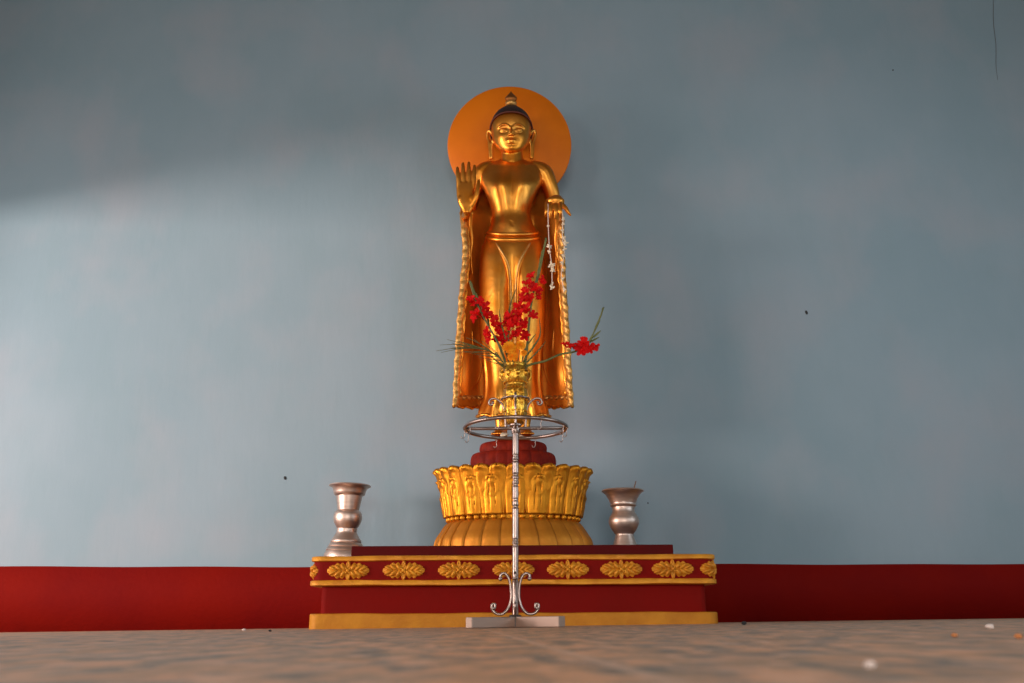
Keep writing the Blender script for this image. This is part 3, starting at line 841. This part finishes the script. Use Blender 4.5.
# upper scrolls carrying the small holder ring
sx = RCN.x
def scr(pts2, ang, base):
    """pts2: (radius, height) in metres; ang: direction"""
    return [base+Vector((r*cos(ang), r*sin(ang), z)) for r, z in pts2]
pxm = (at(516.3, 410, TY).x-at(515.3, 410, TY).x)
def hz(py): return at(515.5, py, TY).z-zc_
up = [(9.6,428),(9.9,421),(10.3,414),(11.8,407),(15.6,401.4),(20.5,398.6),(24.6,399),(26.4,401.6),(25.6,404.4),(23.0,404.6),(22.4,402.6)]
for k in range(4):
    c2 = crv(scr([(a*pxm, hz(b)) for a, b in up], k*pi/2, RCN), None, 6)
    sc_ = obj('scroll', MB().tube(c2, .0048, 8).ball(c2[-1], .0075, 8, 10), STEEL, stand)
hr_z = hz(399.3)
obj('holder_ring', MB().tube([RCN+Vector((13.8*pxm*cos(t), 13.8*pxm*sin(t), hr_z)) for t in [2*pi*k/48 for k in range(48)]], .0042, 8, True), STEEL, stand)
# lower scrolls
pxl = (at(516.3, 600, TY).x-at(515.3, 600, TY).x)
def gz_(py): return at(515.5, py, TY).z
low = [(14.0,580),(12.2,576.5),(12.6,579.8),(14.6,578.8),(14.4,575),(11.2,573.2),(7.6,576),(5.0,583),(3.9,592),(4.2,600),(6.8,608),(12.2,613.6),(18.6,613.6),(22.8,609.4),(23.2,604.8),(20.6,604.0),(20.2,607.4),(21.8,608.2)]
low = low[3:]
for k in range(2):
    s = 1 if k == 0 else -1
    c2 = crv([Vector((TX+s*a*pxl, TY, gz_(b))) for a, b in low], None, 6)
    obj('scroll', MB().tube(c2, .0055, 8).ball(c2[-1], .0085, 8, 10).ball(c2[0], .0085, 8, 10), STEEL, stand)
for k in range(2):
    s = 1 if k == 0 else -1
    c2 = crv([Vector((TX, TY+s*a*pxl, gz_(b))) for a, b in low], None, 6)
    obj('scroll', MB().tube(c2, .0055, 8).ball(c2[-1], .0085, 8, 10).ball(c2[0], .0085, 8, 10), STEEL, stand)
# feet: square aluminium tubes in a cross
for k, ang in enumerate((-135, -45, 45, 135)):
    A_ = radians(ang); d_ = Vector((cos(A_), sin(A_), 0)); n_ = Vector((-sin(A_), cos(A_), 0)); hwid = .018; mb = MB(); vs = []
    L0, L1 = .012, .245
    for l in (L0, L1):
        for (w_, top) in ((-1,0),(1,0),(1,1),(-1,1)):
            p = Vector((TX, TY, 0))+d_*l+n_*hwid*w_; p.z = floorz(p.x)+.0005+(.040 if top else 0); vs.append(p)
    mb.add(vs, [(0,1,2,3),(7,6,5,4),(0,4,5,1),(1,5,6,2),(2,6,7,3),(3,7,4,0)])
    o = obj('foot_bar', mb, TUBEA, stand, False); bv = o.modifiers.new('bevel', 'BEVEL'); bv.width = .003; bv.segments = 2
obj('hub_plate', MB().lathe([(.022,.0),(.028,.004),(.028,.036),(.022,.046),(.008,.048)], (TX, TY, floorz(TX)+.001), 24), mat('weld_dark', (.09,.07,.06), .5, .6), stand, angle=50)
# hooks
hk_m = MB().tube(crv([(0,0,.009),(.005,0,.004),(.003,0,-.002),(.0,0,-.014),(0,0,-.028),(-.004,0,-.036),(-.011,0,-.037),(-.014,0,-.030)]), .0017, 6)
hk0 = None
for k, ang in enumerate((184, 160, 110+3, 66, 20, -8, -25, -62, -108, -150)):
    A_ = radians(ang+0); pos = RCN+Vector((R_ring*cos(A_), R_ring*sin(A_), -.006))-stand.location
    M0 = Matrix.Translation(pos) @ Matrix.Rotation(random.uniform(-.6,.6), 4, 'Z')
    if hk0 is None: hk0 = obj('hook', hk_m, STEEL, stand, local=True); hk0.matrix_local = M0
    else: copy_part(hk0, stand, M0)
# fallen petals at the statue's feet
def petal_mesh(L, W, seed):
    rs = random.Random(seed); mb = MB(); rows = []
    for i in range(9):
        u_ = i/8; w = W*sin(pi*min(1, .08+.9*u_))**.7; row = []
        for j in range(7):
            v = -1+j/3; row.append(Vector((u_*L, v*w, .25*L*sin(u_*pi)*(.5) + .2*abs(v)*w + rs.uniform(-1,1)*L*.01)))
        rows.append(row)
    return mb.grid(rows)
for i, (x, dy, rot, L, lab) in enumerate([(P(501,441,-.2).x, -.17, .6, .05, 'cream fallen petal at the feet of the statue, the larger left one'), (P(524,441,-.2).x, -.175, 2.4, .03, 'small cream fallen petal at the feet of the statue, on the right')]):
    o = obj('fallen_petal', petal_mesh(L, L*.4, i), WHT, None, local=True); with_solid(o, .002)
    o.location = (x, SY+dy, RC.z+ztop*.92+.004); o.rotation_euler = (.5*(1-i), -.35*(1-i), rot); tag(o, lab, 'petal', 'fallen petals')

# ------------------------------------------------------------------ gold flower vase on the stand
VB = Vector((RCN.x, TY, zc_+.0165))
fv = empty('flower_vase', VB, 'small ornate gold vase holding the flowers on top of the steel stand', 'vase')
def vz(py): return at(515.5, py, TY).z - VB.z
def vr(h): return h*pxm
VG = mat('vase_gold', (.95,.55,.07), .28, .95, col2=(.60,.24,.02), nscale=25, ncon=(.45,.6), bump=.45, bscale=70)
def vmod(a, z): return 1+.05*cos(a*8)*(1 if z < vz(386) else .5)
prv = [(vr(7.5), 0), (vr(8), vz(421)), (vr(10.4), vz(417)), (vr(11.2), vz(410)), (vr(11.6), vz(402)), (vr(11.8), vz(394)), (vr(11.2), vz(388.5)), (vr(9.2), vz(386)), (vr(9.2), vz(384.6)), (vr(11.4), vz(382.5)), (vr(12.8), vz(378)), (vr(13.0), vz(373)), (vr(12.2), vz(368.5)), (vr(10.6), vz(366.6)), (vr(11.4), vz(365.2)), (vr(12.0), vz(364.4)), (vr(10.8), vz(364.4)), (vr(9.6), vz(367)), (vr(9), vz(378)), (.005, vz(380))]
prv = [(r, max(z, 0)) for r, z in prv]
obj('vase_body', MB().lathe(prv, (0,0,0), 96, vmod), VG, fv, local=True)
bb = MB()
for py, h, n, r in ((383.4, 11.6, 22, .0040), (388.8, 11.8, 24, .0032), (401, 12.2, 16, .0048), (412, 11.6, 20, .0036)):
    for k in range(n): bb.ball(Vector((vr(h)*cos(2*pi*k/n), vr(h)*sin(2*pi*k/n), vz(py))), r, 6, 8)
obj('bead_rings', bb, GOLDP, fv, local=True)
for s in (-1, 1):
    hh = crv([Vector((s*vr(12.3), 0, vz(369))), Vector((s*vr(15.2), 0, vz(372))), Vector((s*vr(15.0), 0, vz(378))), Vector((s*vr(12.4), 0, vz(381)))])
    obj('handle', MB().tube(hh, .004, 8), VG, fv, local=True)
bw = MB()
for k in range(8):
    a_ = 2*pi*k/8+.2
    c = Vector((vr(13.0)*cos(a_), vr(13.0)*sin(a_), vz(375)))
    bw.ball(c, (.010,.010,.014), 8, 10)
obj('relief_bosses', bw, VG, fv, local=True)

# ------------------------------------------------------------------ flowers
def floret(seed, R=.028):
    rs = random.Random(seed); mb = MB()
    for k in range(6):
        a_ = 2*pi*k/6+rs.uniform(-.2,.2); L = R*rs.uniform(.8,1.3); W = R*rs.uniform(.26,.42); cup = rs.uniform(.25,.75); rows = []
        ph = rs.uniform(0, 6)
        for i in range(8):
            u_ = i/7; w = W*sin(pi*min(1, .12+.80*u_))**.8*(.5+.7*u_); row = []
            for j in range(7):
                v = -1+j/3
                rad_ = L*u_*(1-.25*u_*cup); hgt = L*(.9*sin(u_*1.5)*cup) - L*.22*max(0, u_-.6)*2*cup + .12*R*v*v*u_ + .10*R*sin(v*5+ph)*u_
                p = Vector((rad_, v*w, hgt)); p.rotate(Matrix.Rotation(a_, 3, 'Z')); row.append(p)
            rows.append(row)
        mb.grid(rows)
    mb.capsule([Vector((0,0,-.5*R)), Vector((0,0,.15*R))], [.10*R,.22*R], 8, 3)
    return mb
FLM = []
def flower_part(parent, pos, direction, sc, i, m=RED, name='flower'):
    """copies of four floret meshes"""
    idx = i % 4
    if len(FLM) < 4:
        for q in range(4):
            mb = floret(q+3); me = bpy.data.meshes.new('flower'); me.from_pydata([tuple(v) for v in mb.v], [], mb.f)
            me.polygons.foreach_set('use_smooth', [True]*len(me.polygons)); me.materials.append(RED); FLM.append(me)
    o = bpy.data.objects.new(name, FLM[idx]); C.objects.link(o); o.parent = parent
    q = Vector((0,0,1)).rotation_difference(Vector(direction).normalized())
    o.rotation_mode = 'QUATERNION'; o.rotation_quaternion = q @ Quaternion((0,0,1), i*1.3)
    o.location = Vector(pos)-parent.location; o.scale = (sc, sc, sc); return o
def fp(px, py, dy=0): return at(px, py, TY+dy)
def gladiolus(stem, fl_, buds, label, dy0=0, r0=.0058):
    base = fp(*stem[0]); e_ = empty('gladiolus', base, label, 'flower', 'red gladioli in the gold vase')
    pts = crv([fp(*p) for p in stem]); n = len(pts)
    obj('stem', MB().tube(pts, [r0*(1-.55*i/n) for i in range(n)], 8), GRN, e_)
    for i, (px, py, dy, sc) in enumerate(fl_):
        p = fp(px, py, dy); q = min(pts, key=lambda w: (w-p).length)
        d_ = (p-q); d_.y -= .035; d_.z += .01
        flower_part(e_, p, d_, sc*1.15, i)
    for (px, py, dx, dyp, L) in buds:
        a_ = fp(px, py, stem[-1][2]*0); b2 = fp(px+dx, py+dyp, 0); b2.y -= .004
        mid = (a_+b2)/2+Vector((.002,-.004,0))
        obj('bud', MB().capsule([a_, mid, b2], [.0035, .0052*L, .0015], 8, 4), GRN, e_)
    return e_
gA = gladiolus([(517,383,0),(525,362,0),(527.6,340,-.01),(529.6,318,-.01),(533,294,-.02),(538.2,278,-.02),(542.5,258,-.02),(546.5,238,-.02)],
    [(532,276,-.03,.75),(541.5,281,-.01,.70),(529,283.5,-.035,.85),(534.5,288,-.03,.85),(526.5,292,-.03,.85),(537.5,292.5,-.01,.75),(524.5,299.5,-.035,.9),(530,299,-.035,.85),(537,298,-.01,.6),(521,306,-.03,.95),(526,310,-.04,1.0),(532.5,316,-.01,.75),(519,315,-.04,1.0),(511,317,-.04,.95),(506.5,321,-.03,.8),(516,323,-.05,1.05),(524,325,-.045,.95),(511.5,326,-.045,.9),(519,333,-.045,1.0),(525,336,-.03,.8),(514,336,-.03,.8)],
    [(537,279,2.2,-14,1.1),(538.5,272,1.6,-14,1),(540,265,2.2,-15,1),(542,258,2,-13,.9),(543.5,250,2,-12,.75),(534,290,2.5,-13,1)],
    'tallest red gladiolus spike rising to the right from the gold vase, its bud tip highest')
gB = gladiolus([(511,383,0),(505,361,0),(498,343,-.02),(489,327,-.02),(482,314,-.02),(474.5,297,-.02),(469.3,281,-.02)],
    [(471.5,299,-.03,.7),(474.5,304,-.01,.7),(477,313,-.01,.85),(480,302,-.03,.75),(475.5,318,-.01,.75),(484.5,308,-.03,.9),(482.5,317,0,.8),(487,315,-.03,.85),(492,319,-.03,.9),(494.5,325,-.035,.9),(488,333,0,.9),(490,339,0,.75),(498,331,-.03,.95),(502,338,-.03,.95),(496,340,0,.8),(503.5,345,-.02,.75),(500,326,-.02,.6)],
    [(478,305,-2.2,-12,1),(475,298,-2.5,-11,1),(472.5,290,-2.2,-9,.9),(484,317,-3,-12,1),(489,326,-3,-11,1)],
    'red gladiolus spike leaning to the left out of the gold vase')
gC = gladiolus([(519,383,0),(526,367,0),(545,361,-.02),(560,354.5,-.03),(575,351.5,-.04),(587,344.5,-.04),(595,330,-.04),(604,307,-.04)],
    [(565.5,345,-.05,.62),(570.5,347,-.05,.72),(575.5,348.6,-.05,.6),(582,350,-.06,.95),(584.5,343.5,-.06,.9),(589,348.5,-.055,.8),(595,347.5,-.05,.65),(580.5,345.5,-.05,.7)],
    [(588,344,5,-10,1.1),(592,338,8.5,-7,1),(594,332,4,-11,1),(597,326,3,-10,.9),(600,318,2.5,-10,.7),(590,342,9,-4.5,.8)],
    'red gladiolus spike reaching far out to the right over the wall, few flowers open')
def leaf_blade(pts, w, name, label, group='green leaves in the gold vase', m=GRN2):
    c = crv([fp(*p) for p in pts]); n = len(c); mb = MB(); rows = []
    for i, p in enumerate(c):
        t = i/(n-1); T = (c[min(i+1, n-1)]-c[max(i-1, 0)]).normalized(); s_ = T.cross(Vector((0,1,0))).normalized(); ww = w*(sin(pi*(.12+.88*t))**.6 if t < 1 else 0)+.0004
        rows.append([p-s_*ww, p+Vector((0,-.001,0)), p+s_*ww, p+Vector((0,.0015,0))])
    mb.grid(rows, True, True); return tag(center_origin(obj(name, mb, m)), label, 'leaf', group)
leaf_blade([(513,372,0),(509,350,-.02),(508.5,326,-.03),(510,306,-.03),(517,287,-.03)], .0028, 'leaf_blade', 'thin green leaf curving up in front of the statue thighs, between the two upright gladioli')
leaf_blade([(519,372,0),(526,357,-.03),(534,346,-.04),(540,335,-.04),(539.5,319,-.04)], .0034, 'leaf_blade', 'green leaf curving up on the right side of the tallest gladiolus')
leaf_blade([(517,372,0),(527,362,-.03),(537,352,-.04),(546,341,-.04)], .0030, 'leaf_blade', 'short green leaf slanting right above the outstretched gladiolus stem')
leaf_blade([(513,374,0),(505,350,-.01),(499,330,-.02),(494.5,313,-.02)], .0026, 'leaf_blade', 'thin green leaf pointing up behind the left gladiolus')
leaf_blade([(514,374,0),(507,345,-.04),(501,322,-.04),(499,309,-.04)], .0024, 'leaf_blade', 'thin green leaf beside the left gladiolus with its tip between the spikes')
leaf_blade([(511,374,0),(500,364,-.02),(492,357,-.04),(487,354,-.04)], .0030, 'leaf_blade', 'short green leaf low on the left of the vase mouth')
leaf_blade([(520,374,0),(524,352,-.02),(531,340,-.02),(536,334,-.02)], .0026, 'leaf_blade', 'small green leaf close against the tallest gladiolus stem')
# feathery palm frond to the left
pf = empty('palm_frond', fp(510, 376), 'feathery green palm frond with thin blades pointing left from the gold vase', 'leaf')
spine = crv([fp(510,376,0), fp(503,362,-.01), fp(492,352,-.02), fp(478,347,-.03), fp(462,345,-.03)])
obj('stalk', MB().tube(spine, [.0026*(1-.6*i/len(spine)) for i in range(len(spine))], 6), GRN, pf)
rs = random.Random(5)
tips = [(436,351),(440,345),(441,352.5),(447,339.5),(448,349),(452,343),(455,352),(458,341),(463,351),(466,337.5),(470,353),(474,339),(479,357),(482,341),(486,360),(489,345),(493,364),(450,347)]
for i, (tx, ty) in enumerate(tips):
    k = max(2, min(len(spine)-2, int((510-tx)/74*.72*len(spine)))); a_ = spine[k]; b2 = fp(tx, ty, -.03+rs.uniform(-.02,.02)); mid = (a_+b2)/2+Vector((0,0,.006*rs.uniform(-1,1.5)))
    c = crv([a_, mid, b2]); n = len(c)
    obj('blade', MB().tube(c, [.0044*(1-.7*j/n) for j in range(n)], 5, flat=.5), GRN2, pf)
def frond2(label, base, tips_, spts):
    e_ = empty('palm_frond', fp(*base), label, 'leaf')
    sp_ = crv([fp(*p) for p in spts]); obj('stalk', MB().tube(sp_, .0018, 6), GRN, e_)
    for i, (a0, tx, ty) in enumerate(tips_):
        k = int(a0*(len(sp_)-1)); c = crv([sp_[k], (sp_[k]+fp(tx, ty, -.02))/2+Vector((0,-.004,.004)), fp(tx, ty, -.03)]); n = len(c)
        obj('blade', MB().tube(c, [.0017*(1-.7*j/n) for j in range(n)], 5), GRN2, e_)
frond2('small dark frond of fine blades behind the marigolds in the middle of the bouquet', (514,374,0), [(.3,500,346),(.4,502,338),(.5,505,333),(.6,503,327),(.7,509,330),(.8,512,338),(.5,520,343),(.9,514,327)], [(514,374,0),(512,358,.01),(509,345,.01),(507,332,.01)])
# marigolds
def marigold(px, py, dy, R, label):
    c = fp(px, py, dy); e_ = empty('marigold', fp(516, 376, 0), label, 'flower', 'orange marigolds in the gold vase')
    st_ = crv([fp(516,376,0), fp((px+516)/2, py+14, dy*.4), c]); obj('stem', MB().tube(st_, .0016, 6), GRN, e_)
    mb = MB(); rs = random.Random(int(px)); q = Vector((0,0,1)).rotation_difference(Vector((rs.uniform(-.3,.3), -1, .25)).normalized())
    for ring in range(5):
        n = 6+3*ring if ring < 4 else 14; el = [1.35,1.05,.75,.42,.1][ring]
        for k in range(n):
            a_ = 2*pi*k/n+ring*.4+rs.uniform(-.1,.1); L = R*(.55+.45*ring/4)
            d_ = Vector((cos(a_)*cos(el), sin(a_)*cos(el), sin(el))); t_ = Vector((-sin(a_), cos(a_), 0)); rows = []
            for i in range(4):
                u_ = i/3; w = R*.18*(.4+u_*.8)*(1 if i < 3 else .6); pp = d_*L*u_+Vector((0,0,-.1*R*u_*u_)); rows.append([c+q@(pp-t_*w), c+q@(pp+Vector((0,0,.05*R))), c+q@(pp+t_*w)])
            mb.grid(rows)
    mb.ball(c, R*.4, 8, 10); obj('flower_head', mb, ORA, e_)
marigold(509.5, 347.5, -.085, .030, 'orange marigold over the left side of the gold vase mouth')
marigold(520.5, 345.5, -.085, .022, 'orange marigold over the right side of the vase mouth, higher one')
marigold(512.5, 356.5, -.075, .023, 'orange marigold lowest in the middle of the bouquet')
marigold(524.0, 353, -.06, .015, 'smallest orange marigold at the right of the bouquet')

# ------------------------------------------------------------------ crumbs on the floor
def chip(px, py, r, m, name, label, cat, seed):
    dn = _f + RT*((px-512)/F) + UP*((341.5-py)/F)
    # meet the sloping floor
    t = -CAM.z/(dn.z-.008*dn.x); p = CAM+dn*t
    rs = random.Random(seed); mb = MB(); q = 8
    rows = []
    for i in range(1, 6):
        a_ = pi*i/6; rows.append([Vector((r*sin(a_)*cos(2*pi*j/q)*rs.uniform(.75,1.25), r*sin(a_)*sin(2*pi*j/q)*rs.uniform(.75,1.25), r*.7*(1-cos(a_)))) for j in range(q)])
    mb.grid(rows, True, True)
    o = obj(name, mb, m, None, True, local=True); o.location = p; tag(o, label, cat)
chip(244, 631.4, .008, CHIP, 'stone_chip', 'pale stone chip on the floor near the wall, left of the plinth', 'chip', 1)
chip(270, 631.8, .0055, DARK, 'pebble', 'small dark pebble on the floor just left of the plinth', 'chip', 2)
chip(990, 629.5, .0075, CHIP, 'stone_chip', 'pale stone chip on the floor at the far right by the wall', 'chip', 3)
chip(955, 637.5, .004, CHIPO, 'dry_petal', 'small brownish orange petal on the floor at the right', 'petal', 4)
chip(1019, 639, .0045, CHIPO, 'dry_petal', 'small orange petal on the floor at the right edge of the picture', 'petal', 5)
chip(870, 669, .0032, CHIP, 'pebble', 'pale blurred pebble close to the camera at lower right', 'chip', 6)
chip(744, 625.2, .010, DARK, 'pebble', 'small dark pebble on the floor right of the plinth', 'chip', 7)

# ------------------------------------------------------------------ daylight
def area(name, loc, rot, sx_, sy_, power, col):
    l = bpy.data.lights.new(name, 'AREA'); l.shape = 'RECTANGLE'; l.size = sx_; l.size_y = sy_; l.energy = power; l.color = col
    o = bpy.data.objects.new(name, l); C.objects.link(o); o.location = loc; o.rotation_euler = rot; return o
# each lamp fills a real opening, the sky light coming through it
area('daylight_left_door', (XL-.12, 3.3, 1.2), (0, radians(-90), 0), 2.35, 2.7, 45, (1.0,.79,.70))
lf = area('sunlit_court_glow', (-14.0, -4.0, .5+1.0), (0,0,0), 6.5, 2.6, 2050, (1.0,.79,.71))
lf.rotation_euler = Vector((14.0, 8.6, .3)).to_track_quat('-Z', 'Y').to_euler()
area('daylight_right_window', (XR+.12, 2.4, 1.7), (0, radians(90), 0), 1.95, 1.95, 28, (.78,.90,1.0))
area('daylight_left_window', (XL-.12, -2.2, 1.7), (0, radians(-90), 0), 1.75, 1.95, 75, (1.0,.88,.80))
area('daylight_right_rear_window', (XR+.12, -2.2, 1.7), (0, radians(90), 0), 1.75, 1.95, 50, (.85,.93,1.0))
area('daylight_front_door', (0, YF-.12, 1.3), (radians(90), 0, 0), 2.55, 2.55, 130, (1.0,.92,.85))

w = bpy.data.worlds.new('world'); bpy.context.scene.world = w; w.use_nodes = True
nt = w.node_tree; bg = nt.nodes['Background']; bg.inputs[0].default_value = (.62,.74,.9,1); bg.inputs[1].default_value = .7
vs = bpy.context.scene.view_settings
vs.view_transform = 'Standard'; vs.look = 'None'; vs.gamma = 1; vs.use_curve_mapping = False; vs.exposure = .30
